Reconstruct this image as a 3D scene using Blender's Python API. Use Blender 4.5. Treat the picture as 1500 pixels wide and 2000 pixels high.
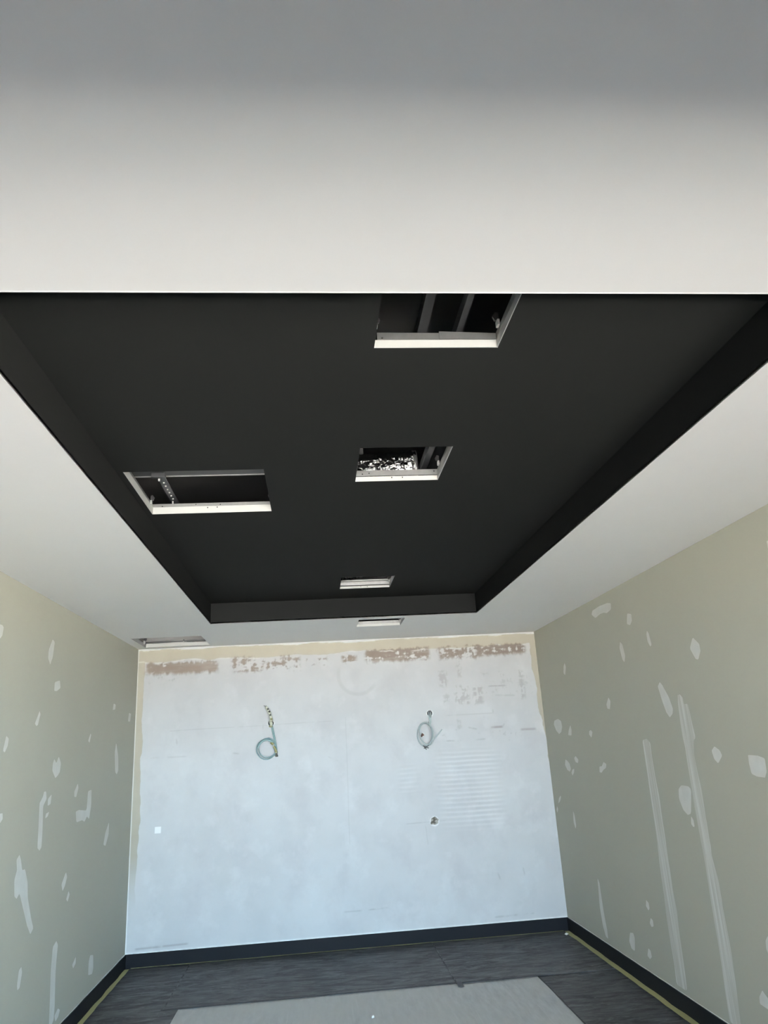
import bpy, bmesh, math, random
import numpy as np
from mathutils import Vector, Matrix, noise

for _o in list(bpy.data.objects):
    bpy.data.objects.remove(_o)
scene = bpy.context.scene
COL = scene.collection
random.seed(7)

# ------------------------------------------------------------------ camera
cam_d = bpy.data.cameras.new('camera')
cam = bpy.data.objects.new('camera', cam_d)
COL.objects.link(cam)
cam_d.sensor_fit = 'VERTICAL'
cam_d.sensor_height = 36.0
cam_d.sensor_width = 27.0
cam_d.lens = 1433.26 / 2000 * 36
cam_d.clip_start = 0.02
_r = Vector((0.99460234, -0.08686022, -0.05675807))
_u = Vector((0.0273829, -0.30789013, 0.95102778))
_f = Vector((0.10008173, 0.94744866, 0.30384976))
cam.matrix_world = Matrix(((_r.x, _u.x, -_f.x, 0), (_r.y, _u.y, -_f.y, 0), (_r.z, _u.z, -_f.z, 1.6791), (0, 0, 0, 1)))
scene.camera = cam

# ------------------------------------------------------------------ daylight
world = bpy.data.worlds.new('world')
scene.world = world
world.use_nodes = True
_bg = world.node_tree.nodes['Background']
_bg.inputs['Color'].default_value = (0.53, 0.77, 1.0, 1)
_bg.inputs['Strength'].default_value = 28.0

sun_d = bpy.data.lights.new('sun', 'SUN')
sun = bpy.data.objects.new('sun', sun_d)
COL.objects.link(sun)
sun_d.energy = 1450.0
sun_d.angle = math.radians(0.53)
sun_d.color = (1.0, 0.95, 0.88)
SUN_DIR = Vector((-0.20, 1.07, -1.0)).normalized()      # the way the sunlight travels
sun.rotation_euler = SUN_DIR.to_track_quat('-Z', 'Y').to_euler()

scene.view_settings.view_transform = 'Standard'
scene.view_settings.look = 'None'
scene.view_settings.exposure = 0.36
scene.view_settings.gamma = 1.0
scene.view_settings.use_curve_mapping = False
scene.cycles.diffuse_bounces = 8
scene.cycles.max_bounces = 12

# ------------------------------------------------------------------ dimensions (metres)
XL, XR, YB = -1.679, 2.225, 7.302          # side walls and back wall
YF = 0.40                                  # shopfront lintel, just above the camera
H = 2.70                                   # white soffit
T = 2.867                                  # black tray ceiling
DECK = 3.45                                # slab above the ceiling void
TX0, TX1, TY0, TY1 = -0.826, 1.364, 1.486, 6.023
BASE = 0.113
HATCH = [(0.2131, 0.6085, 1.62, 2.0216, T), (0.2143, 0.6068, 2.8235, 3.2275, T), (-0.7977, -0.1978, 3.0413, 3.6375, T),
         (0.2137, 0.6051, 5.2405, 5.6363, T), (0.3806, 0.7721, 6.1278, 6.4975, H), (-1.5896, -0.9884, 6.6148, 7.1947, H)]

# ------------------------------------------------------------------ materials
class NT:
    """small helper round a material's node tree"""
    def __init__(self, name, rough=0.6, metal=0.0, spec=0.5):
        self.m = bpy.data.materials.new(name)
        self.m.use_nodes = True
        self.t = self.m.node_tree
        self.b = self.t.nodes['Principled BSDF']
        self.b.inputs['Roughness'].default_value = rough
        self.b.inputs['Metallic'].default_value = metal
        self.b.inputs['Specular IOR Level'].default_value = spec
        self.co = self.n('ShaderNodeTexCoord').outputs['Object']
    def n(self, kind, **kw):
        x = self.t.nodes.new(kind)
        for k, v in kw.items():
            setattr(x, k, v)
        return x
    def link(self, a, b):
        self.t.links.new(a, b)
    def mapping(self, scale):
        m = self.n('ShaderNodeMapping')
        m.inputs['Scale'].default_value = scale
        self.link(self.co, m.inputs['Vector'])
        return m.outputs['Vector']
    def noise(self, scale, detail=4, vec=None, rough=0.55, dist=0.0):
        x = self.n('ShaderNodeTexNoise')
        x.inputs['Scale'].default_value = scale
        x.inputs['Detail'].default_value = detail
        x.inputs['Roughness'].default_value = rough
        x.inputs['Distortion'].default_value = dist
        self.link(vec if vec is not None else self.co, x.inputs['Vector'])
        return x.outputs['Fac']
    def ramp(self, fac, a, b, ca=0.0, cb=1.0):
        x = self.n('ShaderNodeMapRange')
        x.inputs['From Min'].default_value = a
        x.inputs['From Max'].default_value = b
        x.inputs['To Min'].default_value = ca
        x.inputs['To Max'].default_value = cb
        self.link(fac, x.inputs['Value'])
        return x.outputs['Result']
    def math(self, op, a, b):
        x = self.n('ShaderNodeMath', operation=op)
        for i, v in enumerate((a, b)):
            if isinstance(v, (int, float)):
                x.inputs[i].default_value = v
            else:
                self.link(v, x.inputs[i])
        return x.outputs[0]
    def mix(self, fac, a, b):
        x = self.n('ShaderNodeMix', data_type='RGBA')
        if isinstance(fac, (int, float)):
            x.inputs[0].default_value = fac
        else:
            self.link(fac, x.inputs[0])
        for i, v in ((6, a), (7, b)):
            if isinstance(v, tuple):
                x.inputs[i].default_value = (*v, 1)
            else:
                self.link(v, x.inputs[i])
        return x.outputs[2]
    def color(self, c):
        if isinstance(c, tuple):
            self.b.inputs['Base Color'].default_value = (*c, 1)
        else:
            self.link(c, self.b.inputs['Base Color'])
        return self
    def bump(self, h, strength=0.2, dist=0.002):
        x = self.n('ShaderNodeBump')
        x.inputs['Strength'].default_value = strength
        x.inputs['Distance'].default_value = dist
        self.link(h, x.inputs['Height'])
        self.link(x.outputs['Normal'], self.b.inputs['Normal'])
        return self
    def rough(self, r):
        self.link(r, self.b.inputs['Roughness'])
        return self

def plain(name, c, c2=None, scale=6, rough=0.6, metal=0.0, spec=0.5, bump=None):
    t = NT(name, rough, metal, spec)
    t.color(c if c2 is None else t.mix(t.noise(scale), c, c2))
    if bump:
        t.bump(t.noise(bump[0], 5), bump[1], 0.002)
    return t.m

M = {}
M['ceiling'] = plain('white_ceiling_paint', (0.84, 0.82, 0.785), (0.87, 0.85, 0.815), 2.5, 0.7, spec=0.3, bump=(120, 0.04))
M['black'] = plain('black_tray_paint', (0.0072, 0.0078, 0.0078), (0.0082, 0.0088, 0.0087), 3, 0.8, spec=0.04, bump=(150, 0.03))
M['bead'] = plain('edge_bead_paint', (0.86, 0.85, 0.82), None, rough=0.5)
M['wall'] = plain('grey_green_wallboard', (0.360, 0.358, 0.292), (0.385, 0.382, 0.313), 1.7, 0.75, spec=0.3, bump=(90, 0.04))
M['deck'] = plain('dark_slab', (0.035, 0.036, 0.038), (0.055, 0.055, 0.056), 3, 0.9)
M['board_core'] = plain('wallboard_back', (0.10, 0.10, 0.095), (0.13, 0.13, 0.12), 5, 0.9)

t = NT('filler', 0.8, spec=0.2)
t.color(t.mix(t.ramp(t.noise(9, 5), 0.35, 0.7), (0.55, 0.555, 0.505), (0.61, 0.62, 0.575)))
t.bump(t.noise(60, 5), 0.1)
M['filler'] = t.m
M['filler_edge'] = plain('filler_feathered_edge', (0.45, 0.45, 0.385), (0.50, 0.505, 0.45), 25, 0.8, spec=0.2)
t = NT('filler_streaked', 0.8, spec=0.2)
v = t.mapping((1, 30, 0.8))
t.color(t.mix(t.ramp(t.noise(2.0, 4, v), 0.40, 0.62), (0.45, 0.452, 0.395), (0.58, 0.59, 0.545)))
t.bump(t.noise(40, 5), 0.12)
M['filler_long'] = t.m

t = NT('metal_galvanised', 0.42, 0.85)
t.color(t.mix(t.noise(25, 3), (0.42, 0.42, 0.40), (0.60, 0.60, 0.57)))
t.bump(t.noise(60, 3), 0.06)
M['metal'] = t.m
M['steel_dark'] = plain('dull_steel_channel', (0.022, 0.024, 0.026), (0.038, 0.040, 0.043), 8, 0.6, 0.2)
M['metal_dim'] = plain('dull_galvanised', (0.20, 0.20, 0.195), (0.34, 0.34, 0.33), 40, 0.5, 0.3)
M['raw_edge'] = plain('grey_frame_side', (0.27, 0.27, 0.26), (0.34, 0.34, 0.325), 18, 0.6, spec=0.3)
M['trim_white'] = plain('white_frame_flange', (0.83, 0.82, 0.76), (0.78, 0.77, 0.71), 14, 0.55, spec=0.3)
M['void_block'] = plain('void_black', (0.012, 0.012, 0.012), (0.02, 0.02, 0.019), 30, 1.0, spec=0.0)
M['latch_dark'] = plain('black_plastic', (0.012, 0.012, 0.013), None, rough=0.45)
M['latch_light'] = plain('zinc_latch', (0.72, 0.72, 0.68), None, rough=0.4, metal=0.4)
M['screw'] = plain('dark_screw', (0.05, 0.048, 0.042), None, rough=0.5, metal=0.5)
t = NT('duct_foil', 0.22, 1.0)
t.color((0.86, 0.86, 0.84))
t.bump(t.noise(15, 4, t.mapping((0.7, 1, 1.4)), dist=2.2), 0.9, 0.012)
M['foil'] = t.m

# floor
t = NT('bare_concrete', 0.8, spec=0.3)
v = t.mapping((9, 1.6, 1))
st = t.ramp(t.noise(3.0, 7, v, 0.65), 0.35, 0.68)
c = t.mix(st, (0.48, 0.48, 0.475), (0.62, 0.62, 0.61))
c = t.mix(t.ramp(t.noise(1.1, 5), 0.35, 0.65), c, (0.57, 0.56, 0.53))
c = t.mix(t.math('MULTIPLY', t.ramp(t.noise(2.0, 3, t.mapping((30, 0.9, 1))), 0.63, 0.70), 0.45), c, (0.66, 0.65, 0.63))
t.color(c)
t.bump(t.noise(70, 6), 0.15)
M['concrete'] = t.m
t = NT('dark_protection_sheet', 0.55, spec=0.35)
v = t.mapping((1.0, 3.6, 1))
w = t.noise(2.6, 8, v, 0.66, 1.8)
c = t.mix(t.ramp(w, 0.38, 0.64), (0.016, 0.017, 0.020), (0.092, 0.095, 0.100))
c = t.mix(t.ramp(t.noise(1.6, 4), 0.4, 0.7, 0, 0.55), c, (0.038, 0.040, 0.044))
c = t.mix(t.math('MULTIPLY', t.ramp(t.noise(7.0, 7, t.mapping((0.8, 4.0, 1)), 0.72, 2.6), 0.56, 0.68), 0.8), c, (0.22, 0.225, 0.23))
t.color(c)
t.rough(t.ramp(w, 0.3, 0.7, 0.65, 0.42))
t.bump(w, 0.35, 0.004)
M['sheet'] = t.m
M['edge_shade'] = plain('sheet_edge_shade', (0.010, 0.011, 0.013), (0.02, 0.021, 0.023), 20, 0.7)  # dark tone painted for the shadow line at the sheet edges
t = NT('worn_sheet_edge', 0.7, spec=0.2)
t.color(t.mix(t.ramp(t.noise(14, 5), 0.42, 0.6), (0.045, 0.047, 0.05), (0.17, 0.175, 0.18)))
M['seam'] = t.m
M['sheet_edge'] = plain('black_tape', (0.035, 0.036, 0.04), (0.06, 0.06, 0.065), 20, 0.6)
t = NT('skirting_black', 0.55, spec=0.1)
t.color(t.mix(t.noise(4), (0.007, 0.008, 0.0105), (0.011, 0.012, 0.0145)))
t.bump(t.noise(50, 3), 0.04)
M['skirting'] = t.m
M['caulk'] = plain('white_caulk', (0.78, 0.78, 0.74), (0.66, 0.66, 0.61), 30, 0.6)
M['tape'] = plain('yellow_masking_tape', (0.46, 0.44, 0.19), (0.36, 0.35, 0.16), 12, 0.6)

# back wall: white skim, buff border, brown and grey smears, painted-in ripple and cable shade (masks are a colour attribute on the wall)
t = NT('skim_coated_wall', 0.78, spec=0.3)
at = t.n('ShaderNodeAttribute', attribute_name='masks')
sp = t.n('ShaderNodeSeparateColor')
t.link(at.outputs['Color'], sp.inputs['Color'])
base = t.mix(t.ramp(t.noise(1.6, 5, rough=0.6), 0.35, 0.68), (0.445, 0.445, 0.435), (0.50, 0.50, 0.487))
base = t.mix(t.math('MULTIPLY', t.ramp(t.noise(3.3, 6, t.mapping((1, 1, 0.8)), 0.62), 0.5, 0.72), 0.55), base, (0.40, 0.388, 0.388))
base = t.mix(t.math('MULTIPLY', t.ramp(t.noise(5.1, 4), 0.55, 0.75), 0.5), base, (0.56, 0.56, 0.545))
buff = t.mix(t.ramp(t.noise(3.5, 5), 0.3, 0.7), (0.30, 0.28, 0.222), (0.34, 0.318, 0.255))
c = t.mix(t.ramp(sp.outputs[0], 0.35, 0.65), base, buff)
c = t.mix(t.math('MULTIPLY', sp.outputs[1], t.ramp(t.noise(9, 6, t.mapping((0.5, 1, 5)), 0.7), 0.25, 0.5, 0.75, 1.0)), c,
          t.mix(t.noise(14, 3), (0.112, 0.090, 0.072), (0.160, 0.132, 0.110)))
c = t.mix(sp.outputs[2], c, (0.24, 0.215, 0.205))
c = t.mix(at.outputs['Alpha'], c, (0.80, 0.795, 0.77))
t.color(c)
t.bump(t.noise(45, 6), 0.10)
M['skim'] = t.m
M['block'] = plain('grey_block_above_ceiling', (0.42, 0.41, 0.40), (0.50, 0.49, 0.47), 6, 0.9)

# cables
M['cable_teal'] = plain('blue_green_cable', (0.085, 0.150, 0.155), (0.12, 0.195, 0.20), 30, 0.5)
M['cable_grey'] = plain('pale_grey_cable', (0.36, 0.41, 0.40), (0.28, 0.33, 0.32), 30, 0.5)
M['cord'] = plain('cream_cord', (0.55, 0.55, 0.44), (0.42, 0.42, 0.32), 40, 0.7)
M['olive'] = plain('olive_tape', (0.20, 0.19, 0.065), (0.13, 0.125, 0.05), 30, 0.6)
M['dark'] = plain('dark_rubber', (0.025, 0.027, 0.022), None, rough=0.6)
M['hole'] = plain('hole_lining', (0.07, 0.066, 0.06), (0.10, 0.095, 0.085), 30, 0.9)
M['brown'] = plain('brown_clip', (0.075, 0.035, 0.022), None, rough=0.5)
t = NT('grey_putty', 0.85, spec=0.2)
t.color(t.mix(t.ramp(t.noise(38, 4), 0.42, 0.56), (0.055, 0.052, 0.045), (0.33, 0.32, 0.285)))
t.bump(t.noise(60, 5), 0.6)
M['putty'] = t.m
M['chip'] = plain('plaster_chip', (0.70, 0.69, 0.65), None, rough=0.9)

# outside
M['bounce_pavement'] = plain('pale_bounce_concrete', (0.74, 0.72, 0.665), (0.80, 0.78, 0.725), 2, 0.85)
M['porch'] = plain('dark_porch_tile', (0.065, 0.052, 0.047), (0.08, 0.066, 0.06), 4, 0.7)
M['portal'] = plain('charcoal_portal_paint', (0.085, 0.070, 0.064), (0.10, 0.084, 0.077), 4, 0.6)  # dark finish of the lintel and the added light blockers
M['asphalt'] = plain('asphalt', (0.035, 0.035, 0.037), (0.045, 0.045, 0.045), 4, 0.9)
M['render'] = plain('painted_render', (0.42, 0.41, 0.385), (0.46, 0.45, 0.42), 3, 0.8)

# filler patch outlines on the side walls, (y, z) in metres
LEFT = [[(4.112,2.423),(4.146,2.423),(4.162,2.415),(4.159,2.37),(4.13,2.349),(4.087,2.362),(4.077,2.404)],[(4.937,2.459),(4.979,2.448),(4.963,2.35),(4.928,2.295),(4.881,2.334),(4.879,2.382)],[(5.038,2.198),(5.134,2.217),(5.155,2.169),(5.08,2.143),(5.041,2.143)],[(4.806,2.004),(4.828,1.987),(4.799,1.922),(4.775,1.915),(4.747,1.929)],[(4.337,1.851),(4.375,1.839),(4.371,1.796),(4.338,1.764),(4.315,1.774)],[(6.506,2.149),(6.573,2.145),(6.565,2.103),(6.485,2.094)],[(7.046,2.1),(7.124,2.095),(7.1,2.022),(7.023,2.024)],[(5.901,1.898),(5.917,1.884),(5.89,1.828),(5.849,1.843)],[(6.653,1.84),(6.746,1.716),(6.768,1.613),(6.723,1.585),(6.67,1.603),(6.621,1.758)],[(5.14,1.724),(5.185,1.698),(5.225,1.739),(5.275,1.697),(5.268,1.64),(5.232,1.622),(5.188,1.602),(5.118,1.653),(5.118,1.693)],[(5.669,1.554),(5.688,1.52),(5.654,1.464),(5.607,1.47),(5.6,1.504)],[(5.927,1.491),(6.016,1.497),(6.028,1.386),(5.996,1.293),(5.94,1.319),(5.885,1.286),(5.821,1.301),(5.692,1.299),(5.664,1.37),(5.745,1.375),(5.919,1.359)],[(5.035,1.532),(5.054,1.489),(5.001,1.448),(5.023,1.316),(5.03,1.214),(4.999,1.198),(4.959,1.223),(4.952,1.322),(4.935,1.467),(4.987,1.505),(4.998,1.534)],[(5.142,1.508),(5.136,1.454),(5.083,1.443),(5.082,1.488)],[(5.119,1.407),(5.098,1.382),(5.054,1.374),(5.065,1.402)],[(6.558,1.228),(6.563,1.133),(6.489,1.058),(6.427,1.072),(6.467,1.161)],[(4.682,1.215),(4.71,1.19),(4.741,1.128),(4.787,1.127),(4.846,1.046),(4.863,0.977),(4.94,0.856),(4.998,0.786),(4.956,0.758),(4.883,0.828),(4.807,0.921),(4.731,1.012),(4.692,0.99),(4.658,1.011),(4.638,1.091),(4.663,1.139),(4.642,1.194)],[(5.539,1.006),(5.568,0.974),(5.538,0.923),(5.492,0.897),(5.461,0.945)],[(5.622,0.879),(5.649,0.853),(5.615,0.815),(5.579,0.834)],[(5.437,0.621),(5.473,0.593),(5.464,0.509),(5.465,0.424),(5.493,0.262),(5.494,0.179),(5.454,0.15),(5.408,0.15),(5.393,0.29),(5.371,0.462),(5.376,0.601)],[(5.878,0.432),(5.887,0.393),(5.837,0.369),(5.808,0.397)],[(6.311,0.341),(6.33,0.253),(6.312,0.218),(6.207,0.235),(6.201,0.318),(6.23,0.356)],[(4.857,0.621),(4.873,0.587),(4.853,0.517),(4.824,0.515),(4.81,0.541),(4.822,0.612)],[(5.561,0.217),(5.605,0.196),(5.583,0.166),(5.528,0.155),(5.501,0.191)],[(4.354,1.454),(4.387,1.456),(4.395,1.425),(4.366,1.408),(4.33,1.421),(4.323,1.449)]]
RIGHT = [[(5.692,2.591),(5.663,2.618),(5.502,2.626),(5.339,2.618),(5.28,2.603),(5.29,2.562),(5.382,2.548),(5.442,2.565),(5.509,2.565),(5.619,2.55)],[(5.022,2.482),(4.955,2.466),(4.963,2.417),(5.005,2.393),(5.055,2.412)],[(4.755,2.319),(4.733,2.292),(4.72,2.216),(4.747,2.211),(4.772,2.244),(4.773,2.293)],[(5.221,2.309),(5.186,2.285),(5.168,2.196),(5.198,2.158),(5.225,2.186),(5.245,2.264)],[(4.173,2.187),(4.113,2.143),(4.112,2.097),(4.156,2.055),(4.185,2.064),(4.23,2.131)],[(6.49,2.296),(6.469,2.261),(6.515,2.191),(6.551,2.213),(6.533,2.268)],[(5.592,1.939),(5.563,1.907),(5.595,1.85),(5.641,1.858),(5.655,1.889)],[(3.295,2.534),(3.27,2.527),(3.269,2.493),(3.296,2.492)],[(4.694,1.975),(4.658,1.946),(4.605,1.878),(4.573,1.8),(4.59,1.772),(4.635,1.752),(4.667,1.775),(4.704,1.857),(4.735,1.948)],[(4.485,1.877),(4.452,1.88),(4.423,1.859),(4.423,1.821),(4.373,1.82),(4.368,1.752),(4.352,1.624),(4.384,1.606),(4.406,1.524),(4.401,1.435),(4.387,1.347),(4.392,1.259),(4.397,1.172),(4.4,1.044),(4.407,0.979),(4.381,0.858),(4.384,0.736),(4.381,0.633),(4.377,0.509),(4.386,0.399),(4.398,0.282),(4.414,0.153),(4.416,0.128),(4.513,0.126),(4.533,0.137),(4.529,0.238),(4.517,0.382),(4.512,0.51),(4.514,0.647),(4.508,0.805),(4.503,0.941),(4.508,1.026),(4.512,1.093),(4.513,1.216),(4.511,1.35),(4.51,1.459),(4.502,1.561),(4.511,1.645),(4.506,1.739),(4.498,1.816)],[(5.097,1.62),(5.024,1.627),(4.983,1.603),(4.99,1.521),(4.988,1.4),(4.973,1.251),(4.982,1.076),(4.987,0.973),(4.989,0.85),(4.994,0.692),(4.984,0.575),(5.0,0.42),(5.008,0.26),(5.019,0.14),(5.16,0.142),(5.148,0.261),(5.156,0.386),(5.152,0.543),(5.139,0.667),(5.136,0.83),(5.117,0.958),(5.113,1.044),(5.109,1.213),(5.104,1.355),(5.103,1.489)],[(6.876,1.831),(6.791,1.809),(6.779,1.76),(6.822,1.712),(6.894,1.696),(6.966,1.729),(7.018,1.781),(6.988,1.817)],[(6.55,1.764),(6.536,1.725),(6.551,1.679),(6.641,1.68),(6.608,1.727)],[(6.065,1.711),(6.035,1.694),(6.07,1.651),(6.117,1.674),(6.106,1.702)],[(6.805,1.476),(6.752,1.463),(6.707,1.443),(6.683,1.396),(6.723,1.373),(6.783,1.387),(6.834,1.427)],[(6.52,1.505),(6.457,1.479),(6.477,1.449),(6.539,1.459),(6.561,1.488)],[(6.595,1.402),(6.608,1.372),(6.662,1.344),(6.684,1.363),(6.651,1.39)],[(5.879,1.468),(5.829,1.451),(5.848,1.421),(5.903,1.408),(5.957,1.383),(5.997,1.388),(5.98,1.43),(5.925,1.437)],[(4.155,1.575),(4.103,1.552),(4.089,1.522),(4.145,1.486),(4.182,1.504),(4.194,1.552)],[(3.831,1.532),(3.751,1.528),(3.686,1.515),(3.692,1.453),(3.72,1.422),(3.782,1.426),(3.836,1.437),(3.837,1.496)],[(4.635,1.348),(4.552,1.348),(4.518,1.332),(4.573,1.189),(4.617,1.179),(4.667,1.209),(4.697,1.267),(4.682,1.324)],[(4.577,1.177),(4.554,1.159),(4.554,1.12),(4.571,1.115),(4.59,1.134)],[(7.074,1.157),(7.065,1.143),(7.121,1.099),(7.17,1.084),(7.139,1.125)],[(6.77,1.048),(6.742,1.011),(6.735,0.927),(6.766,0.903),(6.795,0.954)],[(7.22,1.057),(7.197,1.031),(7.231,0.996),(7.25,1.02)],[(6.368,0.574),(6.337,0.538),(6.331,0.378),(6.307,0.224),(6.305,0.146),(6.35,0.159),(6.39,0.23),(6.406,0.364)],[(5.446,0.574),(5.412,0.563),(5.407,0.529),(5.431,0.512),(5.464,0.529)],[(5.415,0.469),(5.383,0.461),(5.386,0.426),(5.42,0.41),(5.443,0.43)],[(5.829,0.294),(5.768,0.303),(5.751,0.276),(5.785,0.187),(5.843,0.185),(5.868,0.23)],[(5.529,0.26),(5.499,0.253),(5.493,0.216),(5.53,0.193),(5.568,0.208)],[(4.004,0.637),(4.011,0.599),(4.0,0.574),(3.951,0.613),(3.939,0.665),(3.973,0.665)],[(4.126,0.386),(4.108,0.376),(4.073,0.358),(4.078,0.308),(4.118,0.31),(4.173,0.316),(4.165,0.35)]]

# ------------------------------------------------------------------ mesh helpers
def obj(name, verts, faces, mat, parent=None, smooth=False):
    me = bpy.data.meshes.new(name)
    me.from_pydata([tuple(v) for v in verts], [], faces)
    me.update()
    if mat is not None:
        me.materials.append(mat)
    if smooth:
        me.polygons.foreach_set('use_smooth', [True] * len(me.polygons))
    o = bpy.data.objects.new(name, me)
    COL.objects.link(o)
    if parent is not None:
        o.parent = parent
        o.matrix_parent_inverse = parent.matrix_world.inverted()
    return o

def structure(o):
    o['kind'] = 'structure'
    return o

def tag(o, label, cat, group=None):
    o['label'] = label
    o['category'] = cat
    if group:
        o['group'] = group
    return o

def thing(name, loc, label, cat, group=None):
    o = bpy.data.objects.new(name, None)
    o.empty_display_size = 0.05
    o.location = loc
    COL.objects.link(o)
    o.matrix_world = Matrix.Translation(loc)
    return tag(o, label, cat, group)

BOXF = [(0, 3, 2, 1), (4, 5, 6, 7), (0, 1, 5, 4), (1, 2, 6, 5), (2, 3, 7, 6), (3, 0, 4, 7)]
def boxv(x0, x1, y0, y1, z0, z1):
    return [(x0, y0, z0), (x1, y0, z0), (x1, y1, z0), (x0, y1, z0), (x0, y0, z1), (x1, y0, z1), (x1, y1, z1), (x0, y1, z1)]
def box(name, x0, x1, y0, y1, z0, z1, mat, parent=None, bevel=0.0):
    o = obj(name, boxv(x0, x1, y0, y1, z0, z1), BOXF, mat, parent)
    if bevel:
        b = o.modifiers.new('bevel', 'BEVEL')
        b.width = bevel
        b.segments = 2
    return o

def slab(name, x0, x1, y0, y1, z0, z1, holes, mat, parent=None):
    """a flat board with rectangular holes cut through it"""
    xs = sorted({x0, x1, *[h[0] for h in holes], *[h[1] for h in holes]})
    ys = sorted({y0, y1, *[h[2] for h in holes], *[h[3] for h in holes]})
    xs = [x for x in xs if x0 <= x <= x1]
    ys = [y for y in ys if y0 <= y <= y1]
    nx, ny = len(xs) - 1, len(ys) - 1
    solid = lambda i, j: 0 <= i < nx and 0 <= j < ny and not any(
        h[0] < (xs[i] + xs[i + 1]) / 2 < h[1] and h[2] < (ys[j] + ys[j + 1]) / 2 < h[3] for h in holes)
    vid, V, F = {}, [], []
    def vt(i, j, k):
        if (i, j, k) not in vid:
            vid[(i, j, k)] = len(V)
            V.append((xs[i], ys[j], (z0, z1)[k]))
        return vid[(i, j, k)]
    for i in range(nx):
        for j in range(ny):
            if not solid(i, j):
                continue
            F.append((vt(i, j, 0), vt(i, j + 1, 0), vt(i + 1, j + 1, 0), vt(i + 1, j, 0)))
            F.append((vt(i, j, 1), vt(i + 1, j, 1), vt(i + 1, j + 1, 1), vt(i, j + 1, 1)))
            if not solid(i - 1, j):
                F.append((vt(i, j, 0), vt(i, j, 1), vt(i, j + 1, 1), vt(i, j + 1, 0)))
            if not solid(i + 1, j):
                F.append((vt(i + 1, j, 0), vt(i + 1, j + 1, 0), vt(i + 1, j + 1, 1), vt(i + 1, j, 1)))
            if not solid(i, j - 1):
                F.append((vt(i, j, 0), vt(i + 1, j, 0), vt(i + 1, j, 1), vt(i, j, 1)))
            if not solid(i, j + 1):
                F.append((vt(i, j + 1, 0), vt(i, j + 1, 1), vt(i + 1, j + 1, 1), vt(i + 1, j + 1, 0)))
    return obj(name, V, F, mat, parent)

def spline(pts, n=8, closed=False):
    """Catmull-Rom through the points"""
    P = [Vector(p) for p in pts]
    out = []
    m = len(P)
    for i in range(m if closed else m - 1):
        g = lambda k: P[k % m] if closed else P[min(max(k, 0), m - 1)]
        a, b, c, d = g(i - 1), g(i), g(i + 1), g(i + 2)
        for s in range(n):
            u = s / n
            out.append(0.5 * ((2 * b) + (c - a) * u + (2 * a - 5 * b + 4 * c - d) * u * u + (3 * b - a - 3 * c + d) * u ** 3))
    if not closed:
        out.append(P[-1])
    return out

def tube_geo(path, rad, seg=8):
    V, F = [], []
    n = len(path)
    up = Vector((0.13, 0.9, 0.31)).normalized()
    for i, p in enumerate(path):
        tg = (path[min(i + 1, n - 1)] - path[max(i - 1, 0)]).normalized()
        a = (up - tg * up.dot(tg)).normalized()
        up = a
        b = tg.cross(a)
        r = rad(i / (n - 1)) if callable(rad) else rad
        for k in range(seg):
            w = 2 * math.pi * k / seg
            V.append(p + (a * math.cos(w) + b * math.sin(w)) * r)
    for i in range(n - 1):
        for k in range(seg):
            k2 = (k + 1) % seg
            F.append((i * seg + k, i * seg + k2, (i + 1) * seg + k2, (i + 1) * seg + k))
    F.append(tuple(reversed(range(seg))))
    F.append(tuple(range((n - 1) * seg, n * seg)))
    return V, F

def tube(name, pts, rad, mat, parent=None, n=8, seg=8):
    V, F = tube_geo(spline(pts, n), rad, seg)
    return obj(name, V, F, mat, parent, smooth=True)

# ------------------------------------------------------------------ room shell
# floor, slab above, and unseen ground strips shaped for their bounced light
floor = structure(box('floor', XL - 0.15, XR + 0.15, 0.0, YB + 0.15, -0.15, 0.0, M['concrete']))
structure(box('bounce_paving', -14.0, 14.0, -3.3, -2.60, -0.17, -0.02, M['bounce_pavement']))  # unseen pale strip, sized to bounce sunlight onto the near ceiling
structure(box('porch', -14.0, 14.0, -2.60, 0.0, -0.17, -0.02, M['porch']))
structure(box('road', -30.0, 30.0, -40.0, -3.3, -0.30, -0.15, M['asphalt']))
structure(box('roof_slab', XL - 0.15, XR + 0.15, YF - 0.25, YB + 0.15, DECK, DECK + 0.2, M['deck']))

# side walls
wl = structure(box('wall_left', XL - 0.12, XL, YF - 0.25, YB + 0.12, 0.0, DECK, M['wall']))
wr = structure(box('wall_right', XR, XR + 0.12, YF - 0.25, YB + 0.12, 0.0, DECK, M['wall']))
# shopfront lintel over the open front
structure(box('wall_front', XL, XR, YF - 0.22, YF, 2.30, DECK, M['portal']))
structure(box('awning_blocker', 1.2, 12.0, -5.75, YF - 0.22, 3.0, 3.12, M['portal']))  # unseen canopy, added to shade the porch and cut skylight
structure(box('awning_blocker', -12.0, 1.19, -7.1, YF - 0.22, 3.0, 3.12, M['portal']))  # deeper unseen half, added to keep sun off the left-hand ground
for n_, xa, xb in (('wall_facade', -7.0, XL), ('wall_facade', XR, 7.5)):
    structure(box(n_, xa, xb, -0.05, YF - 0.25, 0.0, 3.0, M['render']))

structure(box('wall_light_blocker', -4.2, -4.0, -9.0, -0.06, 0.0, 3.0, M['portal']))  # unseen wall, added to keep light from the left off the right wall
# unseen dark panels, added at the entrance to keep the near ceiling dim
structure(box('trim_blocker_1', XL, XL + 0.05, YF - 0.22, 2.40, 0.0, H - 0.001, M['portal']))
structure(box('trim_blocker_2', XR - 0.05, XR, YF - 0.22, 2.40, 0.0, H - 0.001, M['portal']))

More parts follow.
